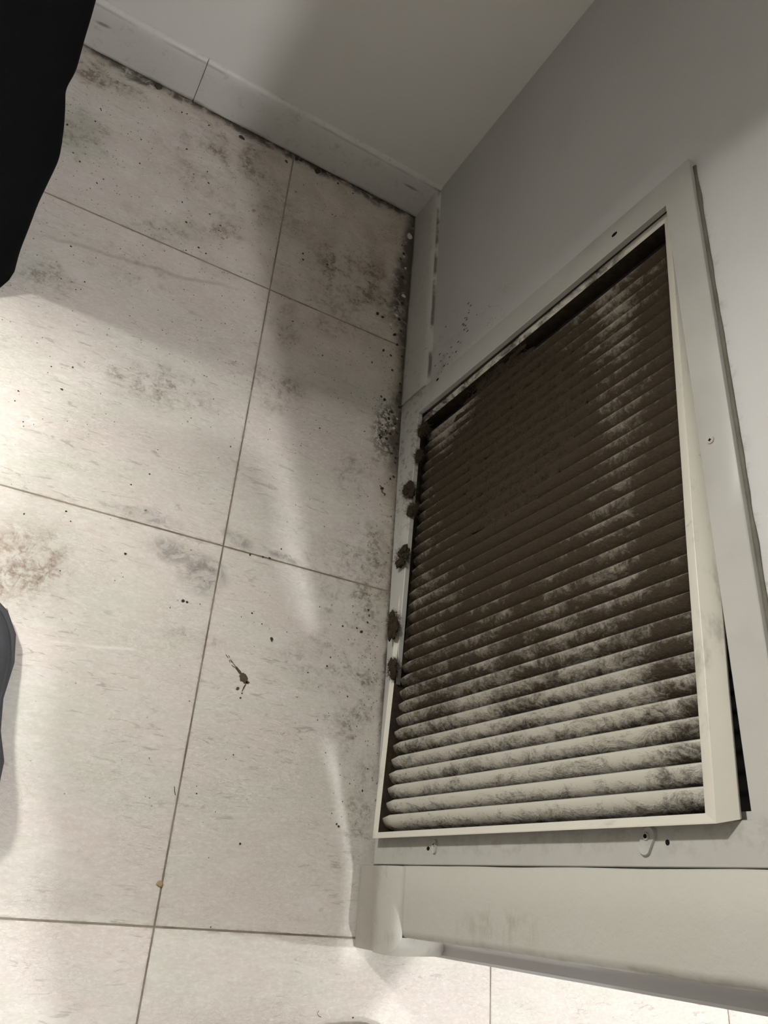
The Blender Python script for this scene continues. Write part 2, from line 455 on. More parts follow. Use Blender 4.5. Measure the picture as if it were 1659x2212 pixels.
def strip(name, mat, pts_fn, prof, s0, s1, n=40, wob=.0006, seed=0):
    """a moulding swept from s0 to s1; slightly uneven, as painted many times"""
    rings = []
    for k in range(n + 1):
        s = s0 + (s1 - s0) * k / n
        r = []
        for d, z in prof:
            e = wob * mnoise.noise(Vector((s * 6 + seed, z * 30, d * 40)))
            r.append(pts_fn(s, d + (e if d > 0 else 0), z + (e if z > 0.05 else 0)))
        rings.append(r)
    bm = bmesh.new(); loft(bm, rings)
    return from_bm(name, bm, mat, smooth=True, angle=math.radians(40))

onfar = lambda s, d, z: (s, -d, z + .004)
onright = lambda s, d, z: (-d, s, z + .002)
struct(strip('baseboard_far', M_BASE, onfar, [(d, z * 1.05) for d, z in PROF], -2.75, -.6035, seed=3))
struct(strip('baseboard_far', M_BASE, onfar, [(d * 1.03, z * 1.06) for d, z in PROF], -.6020, -.0005, seed=9))
struct(strip('baseboard_right', M_BASE, onright, PROF, -.5945, -.0125, seed=5))

# casing round the opening (four flat boards, mitred look, about 1 cm proud)
CT = .010
def board(name, quad, t=CT, mat=None, x=0.0, nz=.0006, seed=0, bevel=.0012):
    """flat board on the right wall; quad = four (y, z) corners"""
    bm = bmesh.new()
    a = [bm.verts.new((x, y, z)) for y, z in quad]
    b = [bm.verts.new((x - t, y, z)) for y, z in quad]
    bm.faces.new(a); bm.faces.new(b[::-1])
    for i in range(4):
        j = (i + 1) % 4
        bm.faces.new((a[j], a[i], b[i], b[j]))
    bmesh.ops.bevel(bm, geom=[e for e in bm.edges if all(abs(v.co.x - (x - t)) < 1e-6 for v in e.verts)], offset=bevel, segments=2, affect='EDGES')
    return struct(from_bm(name, bm, mat or M_CASING, smooth=True, angle=math.radians(50)))

FARO, FARI = -.597, -.655
# one painted surround: outer corners and opening corners (y, z)
OUTQ = [(FARO, .002), (FARO - .0155, .789), (-1.529, .794), (-1.529, .024)]
INQ = [(FARI, .078), (FARI - .0065, .7425), (-1.4868, .7515), (-1.4868, .047)]
def lerp2(A, B, t): return (A[0] + (B[0] - A[0]) * t, A[1] + (B[1] - A[1]) * t)
def edge_pts(Q, n=16):
    return [lerp2(Q[i], Q[(i + 1) % 4], k / n) for i in range(4) for k in range(n)]
bm = bmesh.new()
oq, iq = edge_pts(OUTQ), edge_pts(INQ)
def shrink(p, q, d):
    v = Vector((q[0] - p[0], q[1] - p[1])); v = v.normalized() * d
    return (p[0] + v.x, p[1] + v.y)
wv = lambda p: .0005 * mnoise.noise(Vector((p[0] * 7, p[1] * 7, 0)))
loft(bm, [[(0.0, y, z) for y, z in oq], [(-CT + .001, y, z) for y, z in oq],
          [(-CT + wv(shrink(p, q, .0012)), *shrink(p, q, .0012)) for p, q in zip(oq, iq)], [(-CT + wv(p), *p) for p in [lerp2(a_, b_, .5) for a_, b_ in zip(oq, iq)]],
          [(-CT + wv(shrink(q, p, .0012)), *shrink(q, p, .0012)) for p, q in zip(oq, iq)], [(-CT + .001, y, z) for y, z in iq], [(0.0, y, z) for y, z in iq]], cap=False)
struct(from_bm('trim_casing', bm, M_CASING, smooth=True, angle=math.radians(35)))
# far reveal of the opening (solid wood jamb seen from the south), darker than the casing
bm = bmesh.new()
rev = []
for t in range(9):
    a = t / 8
    x = -.0085 + a * .052
    rev.append((x, FARI + .002 + .014 * a - .004 * math.sin(math.pi * a)))
rings = [[(x, y, z) for x, y in rev] + [(rev[-1][0], rev[-1][1] + .01, z), (rev[0][0] + .009, rev[-1][1] + .012, z)] for z in (.078, .3, .6, .7418)]
loft(bm, rings)
struct(from_bm('trim_reveal', bm, paint('dark_reveal_paint', (.125, .115, .09), (.085, .075, .057), lambda n: n.step(n.noise(16, 5, .7), .5, .66), (.04, .032, .023)), smooth=True, angle=1.0))

# caulk bead along the top of the casing, lumpy
def bead(name, pts, r, mat, seed):
    rings = []
    for k, p in enumerate(pts):
        e = 1 + .7 * mnoise.noise(Vector((k * .37 + seed, seed, 0)))
        rings.append([(p[0] + r * e * .6 * math.cos(t), p[1], p[2] + r * e * math.sin(t)) for t in [2 * math.pi * i / 8 for i in range(8)]])
    bm = bmesh.new(); loft(bm, rings)
    return struct(from_bm(name, bm, mat, smooth=True))
bead('trim_caulk', [(-.001, -.625 - .9 * k / 60, .791 + .0045 * k / 60) for k in range(61)], .0030, flat('dusty_caulk', (.13, .12, .095), .7, .2, var=.45, scale=30), 4)
bead('trim_caulk', [(-.0015, -1.5292, .16 + .76 * k / 40) for k in range(41)], .0016, M_DOORTRIM, 8)

# flat door casing on the end of the wall, jamb behind it, and the short baseboard on its foot
bm = bmesh.new()
rings = []
for k in range(41):
    z = .0015 + (2.2) * (k / 40) ** 1.6
    e = .0010 * mnoise.noise(Vector((z * 9, 1, 2))); e2 = .0012 * mnoise.noise(Vector((z * 14, 5, 2)))
    rings.append([(0, -1.5302, z), (-.0085, -1.5302 + e, z), (-.010, -1.532 + e, z), (-.0102, -1.575, z), (-.0100, -1.618 + e2, z), (-.0088, -1.6255 + e2, z), (-.0045, -1.6288 + e2, z), (.004, -1.6292, z)])
loft(bm, rings)
struct(from_bm('trim_door_casing', bm, M_DOORTRIM, smooth=True, angle=math.radians(60)))
bm = bmesh.new()
JY = -1.6555
rings = [[(.004, -1.62, z), (.004, -1.6292, z), (.060, -1.6310, z), (.074, -1.6335, z), (.080, -1.640, z), (.082, JY + .004, z), (.086, JY, z), (.150, JY, z), (.150, -1.62, z)] for z in (.0, .4, .8, 2.2)]
loft(bm, rings)
struct(from_bm('trim_jamb', bm, M_JAMB, smooth=True, angle=math.radians(35)))
PB = [(0.0, 0.0), (.0125, 0.0), (.0128, .060), (.0138, .0615), (.0139, .090), (.0132, .104), (.0112, .114), (.0078, .1205), (.0035, .1235), (0.0, .124)]
rings = []
for k in range(25):
    s = -1.5312 - (1.6292 - 1.5312) * k / 24
    rings.append([(-.0098 - (d * (1 - .0) + .0007 * mnoise.noise(Vector((s * 30, z * 60, 3))) * (d > .001)) , s - (.0245 * (d / .0139) * (k / 24) ** 12), max(.0, z + .003 + .0009 * mnoise.noise(Vector((s * 40, z * 20, 7))))) for d, z in PB])
bm = bmesh.new(); loft(bm, rings)
rc = lambda x, w, dz, sh: [(x - (sh * d), -1.6292 - w * d / .0139, max(.0, (z + .003) * dz + .0007 * mnoise.noise(Vector((x * 40, z * 20, 3))))) for d, z in PB]
rr = [rc(-.0098, .0245, 1.0, 1.0), rc(-.006, .0262, .995, .6), rc(.004, .0268, .98, .1), rc(.03, .0266, .95, 0), rc(.060, .0262, .90, 0), rc(.0815, .0258, .86, 0)]
loft(bm, rr)
struct(from_bm('baseboard_right', bm, M_DOORTRIM, smooth=True, angle=math.radians(40)))
struct(box('trim_gap', (.0105, -1.5315, .0002), (.0125, -1.4880, .0120), M_SEAL))
struct(box('trim_gap', (-.0104, -1.5315, .024), (-.0085, -1.5295, .118), M_SEAL))

# ------------------------------------------------------------------ the return air grille
GR = empty('return_air_grille', (0.005, -1.07, 0.0))
tag(GR, 'large cream metal air grille clogged with brown dust, sitting crooked in its wall opening', 'air vent')
GI = Vector(GR.location)
def gl(p): return tuple(Vector(p) - GI)

O = dict(NB=(-.012, -1.489, .0445), NT=(-.012, -1.4868, .7405), FT=(.024, -.640, .750), FB=(.024, -.640, .0485))
RG = dict(NB=(-.0285, -1.4912, .0460), NT=(-.0285, -1.4916, .7258), FT=(.006, -.656, .735), FB=(.006, -.656, .050))
RG2 = dict(NB=(-.0285, -1.4895, .0475), NT=(-.0285, -1.4895, .7240), FT=(.006, -.6575, .7335), FB=(.006, -.6575, .0515))
IN = dict(NB=(-.0235, -1.4812, .0550), NT=(-.0235, -1.4808, .7100), FT=(.011, -.666, .7215), FB=(.011, -.666, .060))
DP = dict(NB=(.006, -1.4812, .0550), NT=(.006, -1.4808, .7100), FT=(.040, -.666, .7215), FB=(.040, -.666, .060))
KEY = ('NB', 'NT', 'FT', 'FB')
def loop_pts(L, n=26, wob=0.0, seed=0.0):
    out = []
    for a, b in zip(KEY, KEY[1:] + KEY[:1]):
        A, Bv = Vector(L[a]), Vector(L[b])
        for k in range(n):
            p = A.lerp(Bv, k / n)
            e = wob * mnoise.noise(p * 9 + Vector((seed, 0, 0))) * (math.sin(math.pi * k / n) ** .5)
            out.append(gl((p.x + e * .5, p.y, p.z + e)))
    return out
bm = bmesh.new()
# back edge of the flange is hemmed, so the sheet has a thickness
OB = {k: (v[0] + .0025, v[1] + (.001 if k[0] == 'N' else -.001), v[2]) for k, v in O.items()}
loft(bm, [loop_pts(OB, wob=.0022, seed=1), loop_pts(O, wob=.0022, seed=1), loop_pts(RG, wob=.0010, seed=2), loop_pts(RG2, wob=.0008, seed=2), loop_pts(IN, wob=.0004, seed=3), loop_pts(DP)], cap=False)
bm.faces.ensure_lookup_table()
for f_ in bm.faces:
    xs = [v_.co.x for v_ in f_.verts]
    if max(xs) - min(xs) > .022: f_.material_index = 1
fr = from_bm('frame', bm, [M_GFRAME, M_LINT], GR, smooth=True, angle=math.radians(28))
md = fr.modifiers.new('sheet', 'SOLIDIFY'); md.thickness = .0009; md.offset = -1
bv = fr.modifiers.new('soft', 'BEVEL'); bv.width = .0008; bv.segments = 2; bv.limit_method = 'ANGLE'; bv.angle_limit = math.radians(30)

# louvers: upright blades, outer edge to the room, leaning back towards the doorway
PRO = [(0.0012, .0010), (0.0, 0.0), (.0004, -.0014), (.0022, -.0062), (.0052, -.0115), (.0092, -.0160), (.0140, -.0195), (.0195, -.0218)]
NL = 33
for k in range(NL):
    y = -1.4560 + k * .02350
    t = (y + 1.4810) / .815
    xf = -.0185 + .0345 * t
    z0 = .0625 + .0095 * min(1, k / 9) + .0015 * math.sin(k * 1.7); z1 = .7105 + .011 * t
    if k == 0: z0 = .0575
    bm = bmesh.new()
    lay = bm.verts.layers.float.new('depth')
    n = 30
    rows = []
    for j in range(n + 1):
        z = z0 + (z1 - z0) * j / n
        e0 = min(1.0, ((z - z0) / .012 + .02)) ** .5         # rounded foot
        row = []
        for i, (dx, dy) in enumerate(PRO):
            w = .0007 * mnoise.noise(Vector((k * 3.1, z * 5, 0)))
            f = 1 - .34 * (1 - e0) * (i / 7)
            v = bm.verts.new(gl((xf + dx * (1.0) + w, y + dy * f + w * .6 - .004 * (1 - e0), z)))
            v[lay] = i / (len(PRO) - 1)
            row.append(v)
        rows.append(row)
    for a, b in zip(rows, rows[1:]):
        for i in range(len(PRO) - 1):
            bm.faces.new((a[i], a[i + 1], b[i + 1], b[i]))
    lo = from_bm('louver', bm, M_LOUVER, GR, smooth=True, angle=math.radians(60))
    sd = lo.modifiers.new('sheet', 'SOLIDIFY'); sd.thickness = .0009; sd.offset = 1

# ---------------------------------------------------------------- lint
def surf(y, z):
    """x of the plane of the louvers' outer edges"""
    return -.0185 + .0345 * (y + 1.4810) / .815

def clump(bm, c, r, seed, nseg=14, nr=9, rough=.45):
    """a lumpy tuft; r = three radii"""
    rings = []
    for j in range(1, nr):
        th = math.pi * j / nr
        row = []
        for i in range(nseg):
            ph = 2 * math.pi * i / nseg
            d = Vector((math.cos(ph) * math.sin(th), math.sin(ph) * math.sin(th), math.cos(th)))
            q = 1 + rough * mnoise.fractal(d * 1.7 + Vector((seed * 3.7, seed, 0)), 1.0, 2.0, 4)
            row.append((c[0] + d.x * r[0] * q, c[1] + d.y * r[1] * q, c[2] + d.z * r[2] * q))
        rings.append(row)
    loft(bm, rings)

def fuzz(bm, p, L, seed, w=.00035, segs=5, lift=(-1, 0, 0)):
    rnd = random.Random(seed)
    d = Vector((rnd.gauss(0, 1), rnd.gauss(0, 1), rnd.gauss(0, 1))).normalized()
    d = (d + Vector(lift) * .5).normalized()
    q = Vector(p); rows = []
    side = d.cross(Vector((.3, .5, .8))).normalized() * w
    side2 = d.cross(side).normalized() * w
    for s in range(segs + 1):
        k = 1 - .6 * s / segs
        rows.append([tuple(q + side * k), tuple(q + side2 * k), tuple(q - (side + side2) * .7 * k)])
        d = (d + Vector((rnd.gauss(0, .45), rnd.gauss(0, .45), rnd.gauss(0, .45)))).normalized()
        q = q + d * (L / segs)
    loft(bm, rows, cap=False)

# thick felt-like mat that bridges the louvers
def inpoly(y, z, poly):
    c = False
    for (a, b), (d, e) in zip(poly, poly[1:] + poly[:1]):
        if (b > z) != (e > z) and y < (d - a) * (z - b) / (e - b) + a: c = not c
    return c
MAT = [(-.670, .22), (-.655, .37), (-.74, .47), (-.80, .55), (-.90, .55), (-.955, .50), (-1.00, .42), (-1.015, .34), (-.985, .27), (-.93, .25), (-.86, .235), (-.80, .185), (-.73, .18)]
rnd = random.Random(11)
bm = bmesh.new(); bf = bmesh.new()
n = 0
while n < 430:
    y, z = rnd.uniform(-1.03, -.65), rnd.uniform(.16, .57)
    if not inpoly(y, z, MAT): continue
    n += 1
    r = rnd.uniform(.006, .013)
    x = surf(y, z) + .0060 + rnd.uniform(-.0008, .0012)
    clump(bm, (x, y, z), (r * .32, r * 1.15, r * rnd.uniform(1.4, 3.0)), n, 12, 7, .32)
for k in range(2600):
    y, z = rnd.uniform(-1.04, -.65), rnd.uniform(.15, .58)
    if not inpoly(y, z, MAT): continue
    fuzz(bf, (surf(y, z) + .0005, y, z), rnd.uniform(.008, .024), k, .0003, 4, (-.2, 0, .4))
mat_o = from_bm('lint_mat', bm, M_LINT, GR, smooth=True)
mat_o.location = -GI
tag(mat_o, 'thick dark brown felt of lint caked across the louvers', kind='stuff')
fo = from_bm('lint_fibre', bf, M_FUZZ, mat_o); fo['kind'] = 'stuff'

TUFTS = [((-.003, -.700, .080), (.010, .020, .022), 'small dust tuft in the far bottom corner of the grille'),
         ((-.006, -.762, .072), (.008, .020, .016), 'flat dust tuft on the grille bottom below the clean louver tips'),
         ((-.014, -.838, .058), (.013, .026, .026), 'biggest shaggy dust tuft hanging over the bottom rail of the grille'),
         ((-.012, -.886, .070), (.009, .018, .018), 'grey dust tuft just in front of the biggest shaggy one'),
         ((-.018, -.985, .056), (.013, .023, .027), 'round dark dust tuft bulging over the middle of the grille bottom'),
         ((-.022, -1.120, .045), (.010, .036, .020), 'long ragged dust tuft lying along the bottom lip of the grille'),
         ((-.020, -1.205, .052), (.008, .026, .022), 'nearest dust tuft, filling two louver feet at the bottom of the grille')]
for k, (c, r, lab) in enumerate(TUFTS):
    bm = bmesh.new()
    r = tuple(q_ * .74 for q_ in r); c = (c[0], c[1], c[2] + .010)
    qq = random.Random(70 + k)
    for i_ in range(9):
        f_ = qq.uniform(.34, .62)
        clump(bm, (c[0] + qq.uniform(-.35, .35) * r[0], c[1] + qq.uniform(-.75, .75) * r[1], c[2] + qq.uniform(-.7, .6) * r[2]), tuple(f_ * q_ for q_ in r), 40 + k * 11 + i_, 14, 9, .5)
    o = from_bm('dust_tuft', bm, M_LINT, smooth=True)
    tag(o, lab, 'dust', 'dust tufts along the bottom of the grille')
    bf = bmesh.new(); q = random.Random(k)
    for i in range(420):
        d = Vector((q.gauss(0, 1), q.gauss(0, 1), q.gauss(0, 1))).normalized()
        fuzz(bf, (c[0] + d.x * r[0] * .9, c[1] + d.y * r[1] * .9, c[2] + d.z * r[2] * .9), q.uniform(.006, .017), i + k * 999, .00027, 5, tuple(d * .9))
    f = from_bm('lint_fibre', bf, M_FUZZ, o); f['kind'] = 'stuff'

# ---------------------------------------------------------------- screw, clips and holes on the casing
def disc(bm, c, r, t, n=16, sx=1.0):
    """short cylinder pointing out of the right wall (towards -x)"""
    loft(bm, [[(c[0] - d, c[1] + q * r * math.cos(a), c[2] + q * r * sx * math.sin(a)) for a in [2 * math.pi * i / n for i in range(n)]] for d, q in ((0, 1), (t * .5, 1), (t, .82))])
S = empty('screw', (-CT, -1.0695, .7632))
tag(S, 'painted screw in the top rail of the grille casing', 'screw')
bm = bmesh.new(); disc(bm, (.0, 0, 0), .0046, .0016)
sh_ = from_bm('screw_head', bm, M_SCREW, S, smooth=True, angle=.6)
bm = bmesh.new(); add_box(bm, (-.0021, -.0020, -.0006), (-.0012, .0020, .0006)); add_box(bm, (-.0021, -.0006, -.0020), (-.0012, .0006, .0020))
from_bm('screw_slot', bm, M_HOLE, sh_)
for (y, z), lab, s in (((-.6337, .6452), 'small dark screw hole high in the far casing board', 1.9), ((-.6104, .1478), 'small dark screw hole low in the far casing board near the floor', 1.7),
                       ((-1.5062, .189), 'dark screw hole in the near casing board beside the lower turn clip', 1.5), ((-1.5053, .648), 'round dark screw hole in the near casing board above the bigger turn clip', 1.0)):
    bm = bmesh.new(); disc(bm, (-CT + .0004, y, z), .0030, .0009, 14, s)
    tag(from_bm('screw_hole', bm, M_HOLE, smooth=True, angle=.6), lab, 'screw hole')
def clip(loc, sc, ang, lab):
    e = empty('turn_clip', loc)
    tag(e, lab, 'clip', 'painted turn clips on the near casing board')
    bm = bmesh.new()
    pts = []
    for i in range(28):
        t = i / 28 * 2 * math.pi
        u, v = math.cos(t), math.sin(t)
        y = (-.016 if v < 0 else 0) + v * .0085; z = u * .0085
        pts.append((y, z))
    c, s_ = math.cos(ang), math.sin(ang)
    R = lambda y, z, k: ((y * c - z * s_) * k * sc, (y * s_ + z * c) * k * sc)
    loft(bm, [[(-d,) + R(y + .008, z, k) for y, z in pts] for d, k in ((0, 1.04), (.0016, 1.0), (.0030, .90), (.0022, .70))])
    from_bm('clip_plate', bm, M_CASING, e, smooth=True, angle=.9)
    bm = bmesh.new(); disc(bm, (-.0022, .0045 * sc, 0), .0042 * sc, .0016)
    cs_ = from_bm('clip_screw', bm, M_SCREW, e, smooth=True, angle=.6)
    bm = bmesh.new(); disc(bm, (-.0036, .0045 * sc, 0), .0024 * sc, .0006)
    from_bm('clip_slot', bm, M_HOLE, cs_)
clip((-CT, -1.5035, .6215), 1.0, .55, 'bigger painted turn clip on the near casing board, high up under the grille lip')
clip((-CT, -1.5040, .2080), .62, .1, 'smaller painted turn clip on the near casing board, low down by the floor')

# ---------------------------------------------------------------- what lies on the floor
def flake(name, x, y, r, mat, seed, flatness=.45, asp=None):
    q = random.Random(seed)
    bm = bmesh.new()
    asp = asp or q.uniform(.55, 1.0)
    ns = 9
    pts = [(q.uniform(.65, 1.15)) for _ in range(ns)]
    rings = []
    h = r * flatness
    for zf, k in ((0, .92), (.35, 1.0), (.8, .78), (1.0, .45)):
        rings.append([(r * k * pts[i] * math.cos(2 * math.pi * i / ns), r * asp * k * pts[i] * math.sin(2 * math.pi * i / ns), h * zf * q.uniform(.85, 1.15)) for i in range(ns)])
    loft(bm, rings)
    o = from_bm(name, bm, mat)
    o.location = (x, y, .0001); o.rotation_euler = (0, 0, q.uniform(0, 6.28))
    return o

BITS = [(-0.679,-0.018,10.2,'d'), (-0.48,-0.042,8.1,'d'), (-0.288,-0.025,9.1,'d'), (-0.272,-0.013,7.7,'d'), (-0.366,-0.045,4.6,'d'), (-0.344,-0.02,6.0,'d'), (-0.333,-0.017,5.4,'d'), (-0.232,-0.029,4.3,'d'), (-0.369,-0.042,3.3,'d'), (-0.19,-0.037,3.0,'d'), (-0.771,-0.161,2.1,'d'), (-0.769,-0.164,2.0,'d'), (-0.772,-0.201,2.5,'d'), (-0.817,-0.245,3.7,'d'), (-0.79,-0.308,2.3,'d'), (-0.774,-0.322,2.3,'d'), (-0.669,-0.256,2.5,'d'), (-0.733,-0.356,2.4,'d'), (-0.724,-0.339,2.4,'d'), (-0.588,-0.156,2.8,'d'), (-0.618,-0.057,2.3,'d'), (-0.556,-0.055,3.0,'d'), (-0.607,-0.054,2.3,'d'), (-0.512,-0.008,3.1,'d'), (-0.68,-0.191,2.1,'d'), (-0.509,-0.304,2.7,'d'), (-0.482,-0.321,2.8,'d'), (-0.483,-0.336,2.1,'d'), (-0.479,-0.337,2.2,'d'), (-0.515,-0.404,3.1,'d'), (-0.498,-0.411,2.6,'d'), (-0.569,-0.306,3.1,'d'), (-0.561,-0.216,2.3,'d'), (-0.535,-0.191,2.2,'d'), (-0.527,-0.221,2.8,'d'), (-0.419,-0.238,4.7,'t'), (-0.472,-0.353,4.3,'t'), (-0.463,-0.346,2.7,'t'), (-0.699,-0.596,2.1,'d'), (-0.738,-0.609,1.6,'d'), (-0.709,-0.62,1.6,'d'), (-0.74,-0.53,2.6,'d'), (-0.291,-0.294,3.1,'d'), (-0.235,-0.137,2.7,'d'), (-0.226,-0.137,2.0,'d'), (-0.332,-0.123,3.9,'t'), (-0.551,-0.353,3.1,'d'), (-0.543,-0.357,2.6,'w'), (-0.523,-0.409,2.6,'w'), (-0.538,-0.425,2.5,'d'), (-0.744,-0.862,2.2,'d'), (-0.681,-0.832,3.0,'d'), (-0.744,-0.882,1.4,'d'), (-0.708,-0.795,1.6,'d'), (-0.675,-0.782,2.0,'d'), (-0.619,-0.815,1.3,'d'), (-0.722,-0.915,1.4,'d'), (-0.706,-0.914,1.1,'d'), (-0.658,-0.889,1.1,'d'), (-0.626,-0.883,1.2,'d'), (-0.505,-0.94,2.0,'d'), (-0.531,-0.97,2.0,'d'), (-0.62,-1.05,2.1,'d'), (-0.679,-1.073,2.0,'d'), (-0.609,-1.065,1.5,'d'), (-0.513,-1.096,3.0,'d'), (-0.498,-1.009,2.7,'t'), (-0.407,-1.059,2.1,'t'), (-0.604,-1.151,1.3,'d'), (-0.403,-1.152,3.5,'d'), (-0.396,-1.153,2.5,'d'), (-0.422,-1.169,1.5,'d'), (-0.584,-0.861,1.2,'d'), (-0.372,-0.834,2.3,'d'), (-0.46,-0.812,2.2,'t'), (-0.197,-0.725,1.7,'d'), (-0.236,-1.183,4.4,'d'), (-0.279,-1.145,2.2,'d'), (-0.297,-1.156,1.2,'d'), (-0.276,-1.141,1.2,'d'), (-0.258,-1.16,1.7,'d'), (-0.1,-1.128,2.5,'d'), (-0.06,-1.13,4.1,'d'), (-0.07,-1.125,2.6,'d'), (-0.151,-1.102,1.4,'d'), (-0.3,-1.038,2.7,'d'), (-0.275,-1.035,2.7,'d'), (-0.262,-1.034,3.2,'d'), (-0.242,-1.01,2.0,'d'), (-0.041,-0.814,5.2,'d'), (-0.049,-1.084,3.1,'d'), (-0.046,-1.095,2.6,'d'), (-0.048,-1.109,2.6,'d'), (-0.091,-0.368,6.0,'d'), (-0.077,-0.372,4.6,'d'), (-0.055,-0.383,5.5,'w'), (-0.042,-0.407,6.1,'d'), (-0.067,-0.464,4.5,'d'), (-0.047,-0.47,3.8,'d'), (-0.04,-0.508,3.9,'d'), (-0.093,-0.51,3.1,'d'), (-0.053,-0.595,5.0,'d'), (-0.062,-0.59,3.7,'d'), (-0.212,-0.545,2.3,'d'), (-0.29,-0.489,2.2,'d'), (-0.289,-0.311,3.1,'d'), (-0.23,-0.293,3.2,'d'), (-0.197,-0.724,1.6,'d'), (-0.094,-0.693,2.4,'d'), (-0.055,-0.694,5.4,'d'), (-0.04,-0.691,4.8,'d'), (-0.032,-0.676,4.9,'d'), (-0.025,-0.658,4.3,'w'), (-0.022,-0.646,5.0,'d'), (-0.016,-0.667,4.4,'d'), (-0.038,-0.639,4.3,'d'), (-0.033,-0.619,3.8,'d'), (-0.018,-0.631,3.8,'w'), (-0.008,-0.694,4.3,'d'), (-0.02,-0.708,3.6,'d'), (-0.044,-0.672,3.6,'d'), (-0.053,-0.661,3.0,'d'), (-0.058,-0.689,3.6,'d'), (-0.035,-0.706,3.0,'d'), (-0.025,-0.723,3.6,'d'), (-0.01,-0.73,3.7,'d'), (-0.209,-1.164,1.3,'d'), (-0.127,-1.093,1.4,'d'), (-0.123,-1.209,2.3,'d'), (-0.118,-1.192,1.8,'d'), (-0.159,-1.228,1.8,'d'), (-0.174,-1.275,1.3,'d'), (-0.076,-1.256,1.9,'d'), (-0.07,-1.475,2.6,'d'), (-0.074,-1.472,2.2,'d'), (-0.085,-1.456,1.3,'d'), (-0.24,-1.518,2.3,'d'), (-0.287,-1.542,1.1,'d'), (-0.323,-1.453,1.8,'d'), (-0.325,-1.442,1.1,'d'), (-0.273,-1.387,1.6,'d'), (-0.023,-1.375,1.8,'d'), (-0.03,-1.413,2.3,'d'), (-0.067,-1.435,1.3,'d'), (-0.288,-1.476,1.1,'d'), (-0.355,-1.584,5.4,'t'), (-0.662,-1.23,2.9,'t'), (-0.023,-0.084,10.0,'w'), (-0.041,-0.35,5.5,'w'), (-0.042,-0.125,3.7,'d'), (-0.035,-0.149,4.5,'d'), (-0.042,-0.171,3.7,'d'), (-0.032,-0.226,5.0,'d'), (-0.026,-0.282,5.7,'w'), (-0.029,-0.305,4.9,'d'), (-0.033,-0.357,4.8,'d'), (-0.026,-0.388,4.1,'d'), (-0.034,-0.159,4.5,'w'), (-0.027,-0.193,4.3,'w'), (-0.033,-0.432,4.7,'d'), (-0.018,-0.459,4.0,'d'), (-0.017,-0.537,3.9,'d'), (-0.008,-0.559,4.6,'d'), (-0.015,-0.599,5.1,'d'), (0.003,-0.871,2.3,'d'), (0.007,-0.954,2.3,'d'), (-0.013,-0.742,3.6,'d'), (-0.016,-0.777,4.2,'d'), (-0.023,-0.785,2.9,'d'), (-0.267,-1.635,1.4,'d'), (-0.394,-1.468,1.0,'d'), (0.245,-1.748,1.5,'d')]
def zone(x, y):
    if y > -.13 and x < -.1: return 'along the far baseboard'
    if x > -.1 and y > -.43: return 'in the dirty strip along the right baseboard'
    if x > -.1 and y > -.80: return 'in the dirt heap at the far grille end'
    if x > -.13: return 'on the tiles close under the grille'
    if y > -.433 and x < -.352: return 'on the far left tile'
    if y > -.433: return 'on the dark corner tile'
    if y > -1.036 and x < -.352: return 'on the second tile left of the long joint'
    if y > -1.036: return 'on the second tile between joint and grille'
    if x < -.352: return 'on the left tile beside the dark shoe'
    return 'on the near tile in front of the grille'
KIND = {'d': ('dirt_crumb', 'tiny dark dirt crumb', 'crumb', M_CRUMB), 't': ('crumb', 'small tan crumb', 'crumb', M_TAN), 'w': ('paint_chip', 'small pale paint chip', 'chip', M_PALE)}
UNIQ = {(-.48, -.042): ('dirt_flake', 'dark heart-shaped flake of dirt near the far baseboard', 'flake'),
        (-.679, -.018): ('dirt_clump', 'long dark dirt clump stuck to the foot of the far baseboard at left', 'dirt'),
        (-.288, -.025): ('dirt_clump', 'larger of two dark dirt clumps touching below the far baseboard', 'dirt'),
        (-.272, -.013): ('dirt_clump', 'smaller right one of two dark dirt clumps touching below the far baseboard', 'dirt'),
        (-.355, -1.584): ('food_crumb', 'tan crumb lying on the long tile joint near the bottom of the photo', 'crumb'),
        (-.662, -1.23): ('food_crumb', 'flat tan crumb beside the toe of the dark shoe', 'crumb'),
        (-.498, -1.009): ('seed_husk', 'golden seed husk near the tile joint left of the crossing', 'husk'),
        (-.023, -.084): ('paint_chip', 'white oblong chip standing by the baseboard right in the corner', 'chip'),
        (-.419, -.238): ('crumb', 'tan crumb on the far left tile close to the long joint', 'crumb'),
        (-.236, -1.183): ('dirt_clump', 'largest dark dirt lump on the near tile, above the brown splatter', 'dirt')}
for k, (x, y, r, kd) in enumerate(BITS):
    nm, lab, cat, mat = KIND[kd]
    x = min(x, -.0150) if y > -.6 else min(x, -.0145)
    key = next((q for q in UNIQ if abs(q[0] - BITS[k][0]) < 1e-6 and abs(q[1] - BITS[k][1]) < 1e-6), None)
    R = r / 1000 * .95
    if key:
        nm, lab, cat = UNIQ[key]
        o = flake(nm, x, y, R * 1.05, mat, k, .5)
        tag(o, lab, cat)
    else:
        o = flake(nm, x, y, R, mat, k)
        z = zone(x, y)
        tag(o, lab + ' ' + z, cat, {'d': 'dark crumbs ', 't': 'tan crumbs ', 'w': 'pale chips '}[kd] + z)

